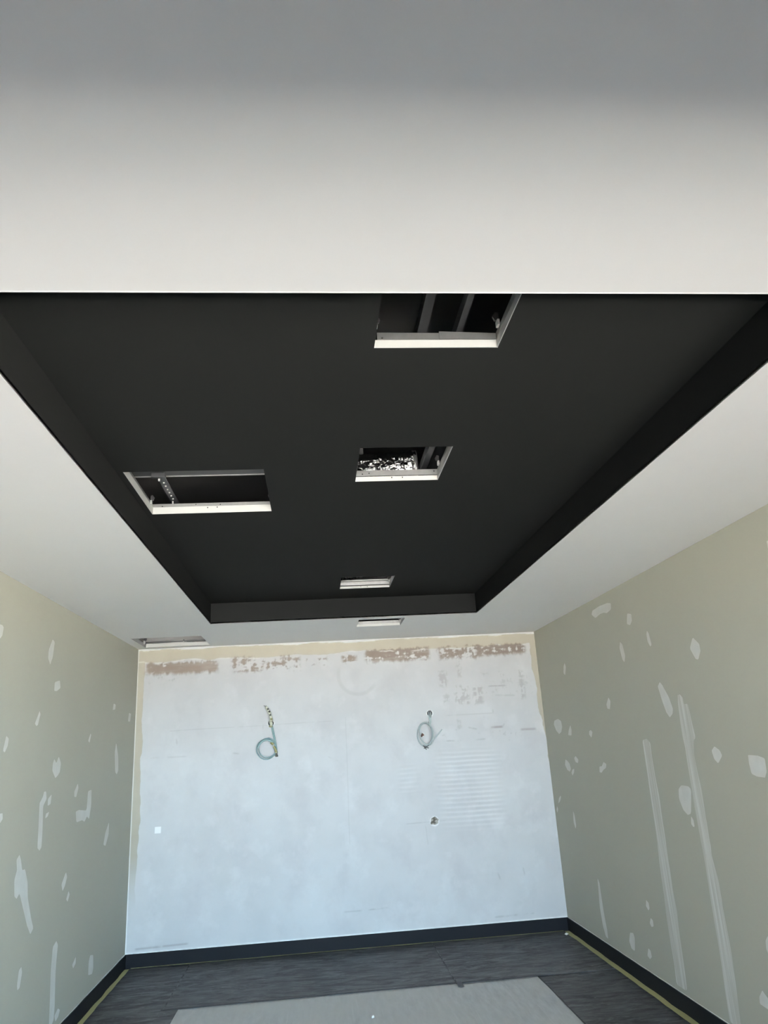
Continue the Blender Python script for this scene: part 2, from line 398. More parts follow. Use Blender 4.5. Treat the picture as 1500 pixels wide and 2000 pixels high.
# --- back wall, a fine grid so that its stains and trowel ripples follow its surface
def vnoise(x, z, s, seed):
    """smooth value noise on numpy arrays"""
    rng = np.random.default_rng(seed)
    tab = rng.random((256, 256))
    u, w = x * s + 60, z * s + 60
    i, j = np.floor(u).astype(int), np.floor(w).astype(int)
    a, b = u - i, w - j
    a, b = a * a * (3 - 2 * a), b * b * (3 - 2 * b)
    g = lambda p, q: tab[p % 256, q % 256]
    return (g(i, j) * (1 - a) + g(i + 1, j) * a) * (1 - b) + (g(i, j + 1) * (1 - a) + g(i + 1, j + 1) * a) * b
def fbm(x, z, s, seed, sx=1.0, sz=1.0):
    return sum(vnoise(x * sx, z * sz, s * 2 ** k, seed + k) * 0.5 ** (k + 1) for k in range(4)) / 0.9375
def sstep(a, b, v):
    q = np.clip((v - a) / (b - a), 0, 1)
    return q * q * (3 - 2 * q)

HOLES = [(-0.424, 1.950, 0.024), (1.098, 1.961, 0.026), (1.013, 1.765, 0.011)]
def back_wall():
    st = 0.006
    nx, nz = int(round((XR - XL) / st)) + 1, int(round(H / st)) + 1
    gx, gz = np.meshgrid(np.linspace(XL, XR, nx), np.linspace(0, H, nz))
    x, z = gx.ravel(), gz.ravel()
    wob = (fbm(x, z, 6, 3) - 0.5)
    # buff border left bare round the skim coat
    top = sstep(-0.012, 0.012, z - (2.578 + wob * 0.05))
    lft = sstep(-0.008, 0.008, (-1.612 + wob * 0.05) - x)
    rgt = sstep(-0.008, 0.008, x - (2.150 + np.clip(2.56 - z, 0, 2) * 0.062 + wob * 0.06))
    R = np.maximum(np.maximum(top, lft * (0.25 + 0.75 * sstep(0.1, 1.6, z))), rgt)
    # brown strip of old plaster, torn and streaky
    G = np.zeros_like(x)
    nn = 0.40 * fbm(x, z, 7, 21, 0.8, 4.5) + 0.30 * fbm(x, z, 22, 33, 2.4, 0.5) + 0.30 * fbm(x, z, 40, 39, 1.0, 1.6)
    nn = 0.5 + (nn - 0.5) * 1.5
    wx, wz = 0.05 * (fbm(x, z, 18, 41) - 0.5), 0.05 * (fbm(x, z, 25, 43, 1.6, 0.6) - 0.5)
    x_, z_ = x, z
    x, z = x + wx, z + wz
    for x0, x1, z0, z1, dens in ((-1.605, -0.93, 2.45, 2.56, 0.68), (-0.79, -0.14, 2.44, 2.585, 0.45), (-0.07, 0.12, 2.47, 2.535, 0.40), (0.27, 0.41, 2.475, 2.555, 0.50),
                                 (0.50, 1.14, 2.475, 2.597, 0.58), (1.225, 1.70, 2.468, 2.592, 0.50), (1.62, 2.125, 2.487, 2.588, 0.64)):
        e = 0.022
        box_ = sstep(x0 - e, x0 + e, x) * (1 - sstep(x1 - e, x1 + e, x)) * sstep(z0 - e, z0 + e, z) * (1 - sstep(z1 - e / 2, z1 + e / 2, z))
        G = np.maximum(G, box_ * sstep(1 - dens - 0.08, 1 - dens + 0.06, nn))
    x, z = x_, z_
    # grey trowel scuffs
    B = np.zeros_like(x)
    nn = 0.5 * fbm(x, z, 24, 51, 0.8, 2.0) + 0.5 * fbm(x, z, 30, 57, 2.0, 0.8)
    nn = 0.5 + (nn - 0.5) * 1.35
    x, z = x + wx * 0.8, z + wz * 0.8
    for x0, x1, z0, z1, dens, amp in ((1.215, 1.30, 2.21, 2.36, 0.52, 0.5), (1.408, 1.443, 2.28, 2.46, 0.6, 0.55), (1.36, 1.505, 2.03, 2.20, 0.50, 0.5), (1.545, 1.64, 2.02, 2.19, 0.55, 0.55),
                                      (2.02, 2.07, 2.05, 2.33, 0.55, 0.45), (1.25, 1.30, 2.03, 2.13, 0.5, 0.45), (1.36, 1.41, 1.81, 1.89, 0.55, 0.35), (1.60, 2.14, 2.07, 2.33, 0.30, 0.3),
                                      (-1.60, -1.3, 2.36, 2.46, 0.32, 0.4), (1.2, 2.15, 1.66, 1.84, 0.26, 0.28)):
        e = 0.018
        box_ = sstep(x0 - e, x0 + e, x) * (1 - sstep(x1 - e, x1 + e, x)) * sstep(z0 - e, z0 + e, z) * (1 - sstep(z1 - e, z1 + e, z))
        B = np.maximum(B, amp * box_ * sstep(1 - dens - 0.05, 1 - dens + 0.08, nn))
    x, z = x_, z_
    ln_noise = fbm(x, z, 12, 5)
    def line(xa, za, xb, zb, w, amp, brk=0.45):
        dx, dz = xb - xa, zb - za
        L = math.hypot(dx, dz)
        s = ((x - xa) * dx + (z - za) * dz) / L
        d = np.abs((x - xa) * dz - (z - za) * dx) / L
        k = (1 - sstep(w * 0.4, w * 1.3, d)) * sstep(-0.01, 0.02, s) * (1 - sstep(L - 0.02, L + 0.01, s))
        return amp * k * sstep(brk - 0.15, brk + 0.1, ln_noise)
    for a in ((1.639, 2.310, 1.76, 2.303, 0.007, 0.45), (1.677, 2.231, 1.888, 2.222, 0.007, 0.40), (1.687, 2.187, 1.884, 2.185, 0.008, 0.55), (1.724, 2.098, 1.964, 2.086, 0.008, 0.35),
              (1.236, 1.696, 1.389, 1.688, 0.007, 0.40), (1.364, 1.881, 1.401, 1.819, 0.012, 0.45), (1.689, 1.797, 1.81, 1.797, 0.012, 0.75, 0.35), (1.977, 1.761, 2.134, 1.759, 0.012, 0.55, 0.45),
              (1.256, 1.931, 1.724, 1.929, 0.005, 0.30, 0.3), (1.724, 1.965, 1.724, 1.925, 0.006, 0.35, 0.2), (1.464, 1.809, 1.553, 1.787, 0.008, 0.40), (1.53, 1.69, 1.629, 1.693, 0.008, 0.35),
              (-1.368, 1.929, 0.161, 1.938, 0.004, 0.22, 0.3), (0.284, 1.97, 0.276, 0.844, 0.004, 0.20, 0.3), (-0.50, 1.945, -0.50, 1.90, 0.005, 0.3, 0.2), (0.80, 0.985, 1.04, 0.99, 0.005, 0.28, 0.25),
              (1.09, 0.992, 1.18, 0.992, 0.005, 0.2, 0.25), (0.985, 0.96, 0.995, 0.79, 0.004, 0.22, 0.3), (0.20, 0.30, 0.36, 0.30, 0.006, 0.35, 0.4), (0.42, 0.30, 0.62, 0.31, 0.006, 0.4, 0.4),
              (1.55, 0.16, 1.92, 0.165, 0.008, 0.35, 0.45), (1.62, 0.52, 1.64, 0.46, 0.008, 0.3, 0.3), (1.86, 0.55, 1.87, 0.48, 0.008, 0.25, 0.3), (-1.6, 0.145, -1.15, 0.155, 0.009, 0.5, 0.45),
              (-1.30, 1.86, -1.29, 1.80, 0.008, 0.25, 0.3), (-1.55, 1.70, -1.20, 1.695, 0.008, 0.2, 0.5), (-0.78, 1.70, -0.72, 1.69, 0.008, 0.35, 0.5), (0.10, 1.62, 0.20, 1.57, 0.006, 0.2, 0.4)):
        B = np.maximum(B, line(*a))
    for cx_, cz_, rx_, rz_, am in ((-0.50, 2.02, 0.05, 0.12, 0.10), (-0.53, 1.78, 0.10, 0.11, 0.07), (0.98, 1.80, 0.09, 0.12, 0.09), (0.50, 1.95, 0.5, 0.3, 0.03)):  # soft cable shadows painted left of the coils, plus one broad faint tone
        B = np.maximum(B, am * np.exp(-((x - cx_) / rx_) ** 2 - ((z - cz_) / rz_) ** 2) * (0.6 + 0.8 * fbm(x, z, 8, 63)))
    rc = np.hypot(x - 0.419, z - 2.365)
    ang = np.arctan2(z - 2.365, x - 0.419)
    B = np.maximum(B, 0.20 * (1 - sstep(0.006, 0.028, np.abs(rc - 0.19))) * (1 - sstep(-0.9, -0.4, ang)) )
    B = np.maximum(B, 0.20 * (1 - sstep(0.006, 0.028, np.abs(rc - 0.19))) * sstep(2.6, 2.9, ang))
    # comb ripples left by the trowel, their light and shade painted in too
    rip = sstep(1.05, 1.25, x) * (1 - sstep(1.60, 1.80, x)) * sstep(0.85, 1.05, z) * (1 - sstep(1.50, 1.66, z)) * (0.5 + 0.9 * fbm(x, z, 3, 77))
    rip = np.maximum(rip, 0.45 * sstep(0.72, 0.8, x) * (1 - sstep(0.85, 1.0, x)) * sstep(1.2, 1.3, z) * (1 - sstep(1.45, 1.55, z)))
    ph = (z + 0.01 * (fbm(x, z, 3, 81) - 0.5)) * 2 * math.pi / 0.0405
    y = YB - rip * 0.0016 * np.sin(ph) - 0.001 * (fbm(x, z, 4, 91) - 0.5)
    B = np.maximum(B, rip * 0.11 * sstep(-0.3, 1.0, -np.sin(ph + 0.7)))  # shaded sides of the ripples painted in grey
    # bright filler: caulk line under the ceiling, nibs below it, one square dab
    A = sstep(2.681, 2.686, z + wob * 0.03)
    A = np.maximum(A, sstep(0.004, 0, np.abs(z - 0.118 - 0.004)) * 0.9)
    A = np.maximum(A, 0.8 * (np.maximum(np.abs(x + 1.44), np.abs(z - 1.08)) < 0.028))
    A = np.maximum(A, 0.55 * sstep(0.012, -0.004, np.abs(z - (2.575 + wob * 0.05))) * sstep(0.45, 0.6, fbm(x, z, 7, 99)))
    A = np.maximum(A, 0.8 * sstep(0.009, 0.003, x - XL))
    for hx, hz, hr in HOLES + [(1.072, 0.992, 0.034)]:
        d = np.hypot(x - hx, z - hz)
        A = np.maximum(A, 0.45 * (1 - sstep(hr + 0.006, hr + 0.014, d)))
    A = np.maximum(A, rip * 0.22 * sstep(-0.2, 1.0, np.sin(ph + 0.7)))  # lit sides of the ripples painted in as pale bands
    A = np.clip(A, 0, 1)
    B *= 1 - A
    V = np.stack([x, y, z], 1)
    idx = np.arange(nx * nz).reshape(nz, nx)
    Q = np.stack([idx[:-1, :-1], idx[:-1, 1:], idx[1:, 1:], idx[1:, :-1]], -1).reshape(-1, 4)
    cx, cz = x[Q].mean(1), z[Q].mean(1)
    keep = np.ones(len(Q), bool)
    for hx, hz, hr in HOLES:
        keep &= np.hypot(cx - hx, cz - hz) > hr
    Q = Q[keep]
    me = bpy.data.meshes.new('wall_back')
    me.vertices.add(len(V))
    me.vertices.foreach_set('co', V.ravel())
    me.loops.add(Q.size)
    me.loops.foreach_set('vertex_index', Q.ravel().astype(np.int32))
    me.polygons.add(len(Q))
    me.polygons.foreach_set('loop_start', np.arange(0, Q.size, 4, dtype=np.int32))
    me.update(calc_edges=True)
    me.polygons.foreach_set('use_smooth', [True] * len(me.polygons))
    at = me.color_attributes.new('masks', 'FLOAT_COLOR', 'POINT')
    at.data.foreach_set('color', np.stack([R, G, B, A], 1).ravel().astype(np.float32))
    me.materials.append(M['skim'])
    o = bpy.data.objects.new('wall_back', me)
    COL.objects.link(o)
    structure(o)
    box('wall_core', XL, XR, YB + 0.04, YB + 0.12, 0.0, DECK, M['block'], o)
    box('wall_above_ceiling', XL, XR, YB + 0.001, YB + 0.04, H + 0.014, DECK, M['block'], o)
    for hx, hz, hr in HOLES:                       # a lined hole through the skim for each cable
        V2, F2 = [], []
        n = 20
        rings = ((hr + 0.009, 0.0012), (hr + 0.004, 0.003), (hr, 0.001), (hr * 0.97, -0.038), (0.0005, -0.038))
        for r_, d_ in rings:
            for k in range(n):
                a = 2 * math.pi * k / n
                w = 1 + 0.06 * math.sin(3 * a + hx * 9)
                V2.append((hx + r_ * w * math.cos(a), YB - d_, hz + r_ * w * math.sin(a)))
        mats = []
        for i in range(4):
            for k in range(n):
                F2.append((i * n + k, (i + 1) * n + k, (i + 1) * n + (k + 1) % n, i * n + (k + 1) % n))
                mats.append(0 if i < 2 else 1)
        h = obj('cable_hole', V2, F2, M['caulk'], o)
        h.data.materials.append(M['hole'])
        h.data.polygons.foreach_set('material_index', mats)
    return o
wb = back_wall()

# --- ceiling: white soffit round a black recessed tray
SH = [(TX0, TX1, TY0, TY1)] + [h[:4] for h in HATCH[4:]]
ceiling = structure(slab('ceiling', XL, XR, YF, YB, H, H + 0.013, SH, M['ceiling']))
tray = slab('tray_panel', TX0 - 0.013, TX1 + 0.013, TY0 - 0.013, TY1 + 0.013, T, T + 0.013, [h[:4] for h in HATCH[:4]], M['black'], ceiling)
bz = H + 0.0132
box('tray_side', TX0 - 0.013, TX0, TY0, TY1, H + 0.004, T, M['black'], ceiling)
box('tray_side', TX1, TX1 + 0.013, TY0, TY1, H + 0.004, T, M['black'], ceiling)
box('tray_side', TX0 - 0.013, TX1 + 0.013, TY0 - 0.013, TY0, H + 0.004, T, M['black'], ceiling)
box('tray_side', TX0 - 0.013, TX1 + 0.013, TY1, TY1 + 0.013, H + 0.004, T, M['black'], ceiling)
e = 0.004                                          # rounded bead on the lip of the tray
box('edge_bead', TX0 - e, TX0, TY0 - e, TY1 + e, H - 0.0012, H + 0.004, M['bead'], ceiling, 0.0006)
box('edge_bead', TX1, TX1 + e, TY0 - e, TY1 + e, H - 0.0012, H + 0.004, M['bead'], ceiling, 0.0006)
box('edge_bead', TX0, TX1, TY0 - e, TY0, H - 0.0012, H + 0.004, M['bead'], ceiling, 0.0006)
box('edge_bead', TX0, TX1, TY1, TY1 + e, H - 0.0012, H + 0.004, M['bead'], ceiling, 0.0006)

# --- skirting boards with a caulked top edge
def wavy_strip(name, pts, width_dir, w0, w1, h, mat, parent=None, jit=0.002, seed=1, step=0.06):
    """a thin strip from pts[0] to pts[1]; its far edge wanders a little"""
    a, b = Vector(pts[0]), Vector(pts[1])
    d = Vector(width_dir)
    n = max(2, int((b - a).length / step))
    V, F = [], []
    for i in range(n + 1):
        p = a.lerp(b, i / n)
        j0 = noise.noise(Vector((i * 0.37, seed, 0))) * jit
        j1 = noise.noise(Vector((i * 0.43, seed + 9, 2))) * jit
        for off, z in ((w0 + j0, 0), (w1 + j1, 0), (w1 + j1, h), (w0 + j0, h)):
            V.append(p + d * off + Vector((0, 0, z)))
    for i in range(n):
        for k in range(4):
            k2 = (k + 1) % 4
            F.append((i * 4 + k, i * 4 + k2, (i + 1) * 4 + k2, (i + 1) * 4 + k))
    F.append((3, 2, 1, 0))
    F.append((n * 4, n * 4 + 1, n * 4 + 2, n * 4 + 3))
    o = obj(name, V, F, mat, parent)
    bm = bmesh.new()
    bm.from_mesh(o.data)
    bmesh.ops.recalc_face_normals(bm, faces=bm.faces)
    bm.to_mesh(o.data)
    bm.free()
    return o
bb = structure(box('baseboard_back', XL, XR, YB - 0.014, YB - 0.0025, 0.0, BASE, M['skirting'], None, 0.002))
bl = structure(box('baseboard_left', XL, XL + 0.013, 2.41, YB - 0.0145, 0.0, BASE, M['skirting'], None, 0.002))
br = structure(box('baseboard_right', XR - 0.013, XR, 2.41, YB - 0.0145, 0.0, BASE, M['skirting'], None, 0.002))
wavy_strip('caulk_line', ((XL + 0.003, YB - 0.003, BASE - 0.001), (XR - 0.003, YB - 0.003, BASE - 0.001)), (0, -1, 0), 0.0, 0.007, 0.006, M['caulk'], bb, 0.004, 4)
wavy_strip('caulk_line', ((XL + 0.0005, 2.41, BASE - 0.001), (XL + 0.0005, YB - 0.02, BASE - 0.001)), (1, 0, 0), 0.0, 0.005, 0.004, M['caulk'], bl, 0.003, 5)
wavy_strip('caulk_line', ((XR - 0.0005, 2.41, BASE - 0.001), (XR - 0.0005, YB - 0.02, BASE - 0.001)), (-1, 0, 0), 0.0, 0.005, 0.004, M['caulk'], br, 0.003, 6)

# --- filler patches trowelled on the side walls (y, z along the wall)
def chaikin(P, k=1):
    for _ in range(k):
        Q = []
        for i in range(len(P)):
            a, b = P[i], P[(i + 1) % len(P)]
            Q += [(a[0] * 0.89 + b[0] * 0.11, a[1] * 0.89 + b[1] * 0.11), (a[0] * 0.11 + b[0] * 0.89, a[1] * 0.11 + b[1] * 0.89)]
        P = Q
    return P
def filler_patch(poly, X, side, parent, seed):
    ys, zs = [p[0] for p in poly], [p[1] for p in poly]
    tall = (max(zs) - min(zs)) > 0.6
    P = chaikin(poly)
    P = [(y + 0.004 * noise.noise(Vector((y * 40, z * 40, seed))), z + 0.004 * noise.noise(Vector((y * 40, z * 40, seed + 5)))) for y, z in P]
    area = sum(P[i][0] * P[(i + 1) % len(P)][1] - P[(i + 1) % len(P)][0] * P[i][1] for i in range(len(P))) / 2
    if (area > 0) != (side > 0):
        P.reverse()
    bm = bmesh.new()
    f = bm.faces.new([bm.verts.new((X + side * 0.0004, y, z)) for y, z in P])
    w = min(max(ys) - min(ys), max(zs) - min(zs))
    r = bmesh.ops.inset_region(bm, faces=[f], thickness=min(0.011, 0.16 * w), depth=0.0012, use_even_offset=True)
    for g in r['faces']:
        g.material_index = 1
    bmesh.ops.triangulate(bm, faces=[g for g in bm.faces if g.material_index == 0])
    me = bpy.data.meshes.new('filler_patch')
    bm.to_mesh(me)
    bm.free()
    me.materials.append(M['filler_long'] if tall else M['filler'])
    me.materials.append(M['filler_edge'])
    o = bpy.data.objects.new('filler_patch', me)
    COL.objects.link(o)
    o.parent = parent
    return o
for k, p in enumerate(LEFT):
    filler_patch(p, XL, 1, wl, k)
for k, p in enumerate(RIGHT):
    filler_patch(p, XR, -1, wr, 100 + k)

# ------------------------------------------------------------------ floor coverings
def sheet(x0, x1, y0, y1, z0, label, seed):
    """a loose dark sheet with slightly wandering edges"""
    V, F = [], []
    per = []
    for (xa, ya), (xb, yb) in (((x0, y0), (x1, y0)), ((x1, y0), (x1, y1)), ((x1, y1), (x0, y1)), ((x0, y1), (x0, y0))):
        n = max(1, int(math.hypot(xb - xa, yb - ya) / 0.12))
        for i in range(n):
            t_ = i / n
            j = 0.004 * noise.noise(Vector((xa + (xb - xa) * t_ * 3, ya + (yb - ya) * t_ * 3, seed)))
            per.append((min(max(xa + (xb - xa) * t_ + j, XL + 0.0135), XR - 0.0135), min(ya + (yb - ya) * t_ + j, YB - 0.0145)))
    n = len(per)
    V = [(x, y, z0) for x, y in per] + [(x, y, z0 + 0.003) for x, y in per]
    F = [tuple(range(n - 1, -1, -1)), tuple(range(n, 2 * n))] + [(i, (i + 1) % n, n + (i + 1) % n, n + i) for i in range(n)]
    return tag(obj('floor_sheet', V, F, M['sheet']), label, 'floor covering', 'dark sheets laid round the edge of the floor')
s_left = sheet(XL + 0.014, -1.022, 2.45, YB - 0.015, 0.0002, 'dark grey floor sheet running along the foot of the left wall', 1)
s_right = sheet(1.578, XR - 0.014, 2.45, 6.10, 0.0002, 'dark grey floor sheet running along the foot of the right wall', 2)
s_mid = sheet(-1.13, 0.985, 6.088, YB - 0.015, 0.0034, 'wide dark grey floor sheet along the middle of the back wall', 3)
s_corner = sheet(0.962, XR - 0.014, 6.070, YB - 0.015, 0.0066, 'dark grey floor sheet in the back corner by the right wall', 4)
front = sheet(-1.021, 1.577, 0.6, 2.9, 0.0002, '', 5)          # unseen sheet, added to cut light bounced onto the near ceiling
for key in ('label', 'category', 'group'):
    del front[key]
structure(front)
wavy_strip('edge_shade', ((-1.14, 6.088, 0.0064), (0.985, 6.088, 0.0064)), (0, 1, 0), -0.003, 0.016, 0.0008, M['edge_shade'], s_mid, 0.008, 11)  # dark strips painted as the shadow line under the sheet edges
wavy_strip('edge_shade', ((0.985, 6.070, 0.0096), (1.585, 6.070, 0.0096)), (0, 1, 0), -0.003, 0.014, 0.0006, M['edge_shade'], s_corner, 0.008, 12)
wavy_strip('edge_shade', ((1.578, 3.2, 0.0032), (1.578, 6.07, 0.0032)), (1, 0, 0), -0.002, 0.007, 0.0006, M['edge_shade'], s_right, 0.006, 13)
wavy_strip('worn_seam', ((-1.128, 6.10, 0.0064), (-1.128, 7.27, 0.0064)), (1, 0, 0), -0.001, 0.008, 0.0008, M['seam'], s_mid, 0.010, 14)
wavy_strip('worn_seam', ((0.964, 6.08, 0.0096), (0.964, 7.27, 0.0096)), (1, 0, 0), -0.001, 0.008, 0.0006, M['seam'], s_corner, 0.010, 15)
tag(box('tape_tab', 0.966, 1.006, 5.985, 6.10, 0.0097, 0.0104, M['sheet_edge']), 'short black tape tab at the end of the seam, reaching onto bare concrete', 'tape')

def tape(a, b, d, w, label, seed, z=0.0099):
    o = wavy_strip('masking_tape', ((a[0], a[1], z), (b[0], b[1], z)), d, 0.002, w, 0.0006, M['tape'], None, 0.010, seed, 0.08)
    return tag(o, label, 'tape', 'masking tape along the skirting')
tape((XL + 0.013, 2.5), (XL + 0.013, YB - 0.05), (1, 0, 0), 0.040, 'yellow masking tape along the foot of the left black skirting', 1)
tape((XR - 0.013, 2.5), (XR - 0.013, YB - 0.05), (-1, 0, 0), 0.046, 'yellow masking tape along the foot of the right black skirting', 2)
tape((XL + 0.06, YB - 0.016), (XR - 0.06, YB - 0.016), (0, -1, 0), 0.016, 'thin yellow masking tape along the foot of the back skirting', 3)

def chip(x, y, z, s, label, seed):
    bm = bmesh.new()
    bmesh.ops.create_icosphere(bm, subdivisions=2, radius=s)
    for v in bm.verts:
        v.co *= 1 + 0.55 * noise.noise(v.co * (1.6 / s) + Vector((seed, 0, 0)))
        v.co.z *= 0.6
    lo = min(v.co.z for v in bm.verts)
    bmesh.ops.translate(bm, verts=bm.verts, vec=(x, y, z - lo))
    me = bpy.data.meshes.new('plaster_chip')
    bm.to_mesh(me)
    bm.free()
    me.materials.append(M['chip'])
    o = bpy.data.objects.new('plaster_chip', me)
    COL.objects.link(o)
    return tag(o, label, 'debris')
chip(0.316, 5.556, 0.0, 0.013, 'small white plaster crumb lying on the bare concrete', 3)
chip(2.141, 7.119, 0.0097, 0.014, 'small white plaster crumb in the back corner on the dark sheet', 8)

# ------------------------------------------------------------------ access hatches cut in the ceiling
def tilted_rail(name, x0, x1, y0, y1, za0, za1, zb0, zb1, mat, parent):
    V = [(x0, y0, za0), (x1, y0, zb0), (x1, y1, zb0), (x0, y1, za0), (x0, y0, za1), (x1, y0, zb1), (x1, y1, zb1), (x0, y1, za1)]
    return obj(name, V, BOXF, mat, parent)
def disc_screw(x, y, z, r, d, parent):
    n = 8
    V = [(x + r * math.cos(2 * math.pi * k / n), y, z + r * math.sin(2 * math.pi * k / n)) for k in range(n)]
    V += [(x + 0.7 * r * math.cos(2 * math.pi * k / n), y - d, z + 0.7 * r * math.sin(2 * math.pi * k / n)) for k in range(n)]
    F = [tuple(range(n, 2 * n))] + [(k, (k + 1) % n, n + (k + 1) % n, n + k) for k in range(n)]
    return obj('screw', V, F, M['screw'], parent)
def latch(x, y, z, sx, parent, big=1.0):
    """a spring latch: zinc plate, black hook and a little pin"""
    s = big
    a = box('latch', min(x, x + sx * 0.008 * s), max(x, x + sx * 0.008 * s), y - 0.012 * s, y + 0.012 * s, z, z + 0.020 * s, M['latch_light'], parent, 0.0015)
    b = obj('latch_hook', [(x + sx * px_, y + py_, z + pz_) for py_ in (-0.004 * s, 0.004 * s) for px_, pz_ in ((0, 0.020 * s), (0.014 * s, 0.020 * s), (0.020 * s, 0.034 * s), (0.010 * s, 0.048 * s), (0, 0.046 * s))],
            [(0, 1, 2, 3, 4), (9, 8, 7, 6, 5), (0, 5, 6, 1), (1, 6, 7, 2), (2, 7, 8, 3), (3, 8, 9, 4), (4, 9, 5, 0)], M['latch_dark'], a)
    return a

def hatch(i, label, far_rail=None, trim_h=0.027, rail_h=(0.030, 0.055), split=False, white_side=(), screws=(), crinkle=False):
    x0, x1, y0, y1, z = HATCH[i]
    t = thing('access_hatch', ((x0 + x1) / 2, (y0 + y1) / 2, z), label, 'ceiling hatch', 'hatches cut through the ceiling')
    w = 0.003
    # white flange lining the cut edge of the board
    box('flange', x0, x1, y1 - w, y1, z, z + trim_h, M['trim_white'], t)
    g = 0.0131
    box('flange', x0, x1, y0 - w, y0, z + g, z + trim_h, M['trim_white'], t)
    if x0 < -0.5:
        box('flange', x0, x0 + w, y0, y1 - w, z, z + trim_h, M['raw_edge'] if z < T else M['trim_white'], t)
        box('flange', x1, x1 + w, y0, y1, z + g, z + trim_h, M['trim_white'], t)
    else:
        box('flange', x1 - w, x1, y0, y1 - w, z, z + trim_h, M['raw_edge'], t)
        box('flange', x0 - w, x0, y0, y1, z + g, z + trim_h, M['trim_white'], t)
    # galvanised rails above
    a, b = z + rail_h[0], z + rail_h[1]
    if split:
        xm = x0 + 0.53 * (x1 - x0)
        tilted_rail('rail', x0 + 0.012, xm + 0.01, y1 + 0.001, y1 + 0.006, a, b + 0.001, a, b - 0.001, M['metal'], t)
        tilted_rail('rail', xm, x1 - 0.002, y1 - 0.004, y1 + 0.001, a - 0.001, b + 0.002, a - 0.001, b - 0.005, M['metal'], t)
    else:
        box('rail', x0, x1, y1, y1 + 0.004, a, b, far_rail or M['metal'], t)
    box('rail', x0, x1, y0 - 0.004, y0, a, b, M['metal'], t)
    box('rail', x0 - 0.004, x0, y0, y1, a, b, M['metal'], t)
    box('rail', x1, x1 + 0.004, y0, y1, a, b, M['metal'], t)
    for fx, fz in screws:
        disc_screw(x0 + fx * (x1 - x0), y1 - w if fz < trim_h else y1, z + fz, 0.0032, 0.0015, t)
    return t
h0 = hatch(0, 'small square ceiling hatch beside the white soffit edge, its near side hidden', split=True, screws=((0.07, 0.036), (0.95, 0.036)))
h1 = hatch(1, 'small square ceiling hatch in the middle of black panel with silver foil duct showing', trim_h=0.0225, rail_h=(0.0275, 0.055), screws=((0.09, 0.037), (0.17, 0.041), (0.44, 0.016), (0.57, 0.016), (0.96, 0.045)))
h2 = hatch(2, 'large square ceiling hatch in the black panel with perforated strap inside', trim_h=0.036, rail_h=(0.037, 0.054), screws=((0.08, 0.041), (0.36, 0.047), (0.46, 0.028), (0.54, 0.029), (0.565, 0.044)))
h3 = hatch(3, 'small square ceiling hatch at the far end of the black panel', far_rail=M['metal_dim'], trim_h=0.017, rail_h=(0.025, 0.052), screws=((0.42, 0.010), (0.55, 0.010)))
h4 = hatch(4, 'small square ceiling hatch in the white soffit between black tray and back wall', far_rail=M['metal_dim'], trim_h=0.021, rail_h=(0.022, 0.047))
h5 = hatch(5, 'large square ceiling hatch in the white soffit corner beside the left wall', far_rail=M['latch_dark'], trim_h=0.034, rail_h=(0.040, 0.052))  # black far rail stands in for the shaded gap above the flange
X = HATCH
# latches sit inside the side rails
latch(X[0][0] + 0.004, 1.985, T + 0.050, 1, h0, 0.8)
latch(X[0][1] - 0.004, 1.965, T + 0.042, -1, h0, 1.0)
latch(X[1][0] + 0.004, 3.17, T + 0.050, 1, h1, 0.7)
latch(X[1][0] + 0.004, 2.90, T + 0.056, 1, h1, 0.8)
latch(X[1][1] - 0.004, 3.14, T + 0.040, -1, h1, 1.0)
latch(X[1][1] - 0.004, 2.88, T + 0.030, -1, h1, 1.0)
latch(X[2][0] + 0.004, 3.57, T + 0.030, 1, h2, 1.0)
latch(X[2][0] + 0.004, 3.10, T + 0.030, 1, h2, 1.0)
latch(X[2][1] - 0.004, 3.60, T + 0.052, -1, h2, 0.6)
latch(X[2][1] - 0.004, 3.105, T + 0.030, -1, h2, 0.5)
latch(X[3][0] + 0.004, 5.33, T + 0.060, 1, h3, 0.9)
latch(X[3][1] - 0.004, 5.57, T + 0.028, -1, h3, 1.0)
latch(X[3][1] - 0.004, 5.30, T + 0.028, -1, h3, 1.0)
latch(X[4][1] - 0.004, 6.45, H + 0.022, -1, h4, 1.0)
latch(X[5][0] + 0.004, 7.10, H + 0.020, 1, h5, 1.4)
latch(X[5][0] + 0.35, 7.19, H + 0.034, 1, h5, 0.6)
box('bracket', X[5][0] + 0.24, X[5][0] + 0.38, 7.200, 7.208, H + 0.034, H + 0.060, M['metal'], h5)
box('rail_lip', X[3][0], X[3][1], X[3][3] + 0.006, X[3][3] + 0.012, T + 0.058, T + 0.068, M['latch_light'], h3)

# ------------------------------------------------------------------ things in the ceiling void
def channel(x0, x1, y0, y1, z0, h, along, label, lip=0.006, mat=None):
    """rolled steel furring channel: base web and two turned-up flanges, open at the top"""
    m = mat or M['steel_dark']
    t = thing('furring_channel', ((x0 + x1) / 2, (y0 + y1) / 2, z0), label, 'steel channel', 'steel channels in the ceiling void')
    th = 0.0015
    box('web', x0, x1, y0, y1, z0, z0 + th, m, t)
    if along == 'x':
        box('flange', x0, x1, y0, y0 + th, z0 + th, z0 + h, m, t)
        box('flange', x0, x1, y1 - th, y1, z0 + th, z0 + h, m, t)
        box('lip', x0, x1, y1 - th, y1, z0 - lip, z0, M['metal'], t)
    else:
        box('flange', x0, x0 + th, y0, y1, z0 + th, z0 + h, m, t)
        box('flange', x1 - th, x1, y0, y1, z0 + th, z0 + h, m, t)
    return t
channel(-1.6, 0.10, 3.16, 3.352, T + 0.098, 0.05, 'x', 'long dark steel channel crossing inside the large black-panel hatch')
channel(0.372, 0.402, 1.50, 2.75, T + 0.12, 0.04, 'y', 'dark steel channel seen in the hatch by the soffit edge, towards its middle')
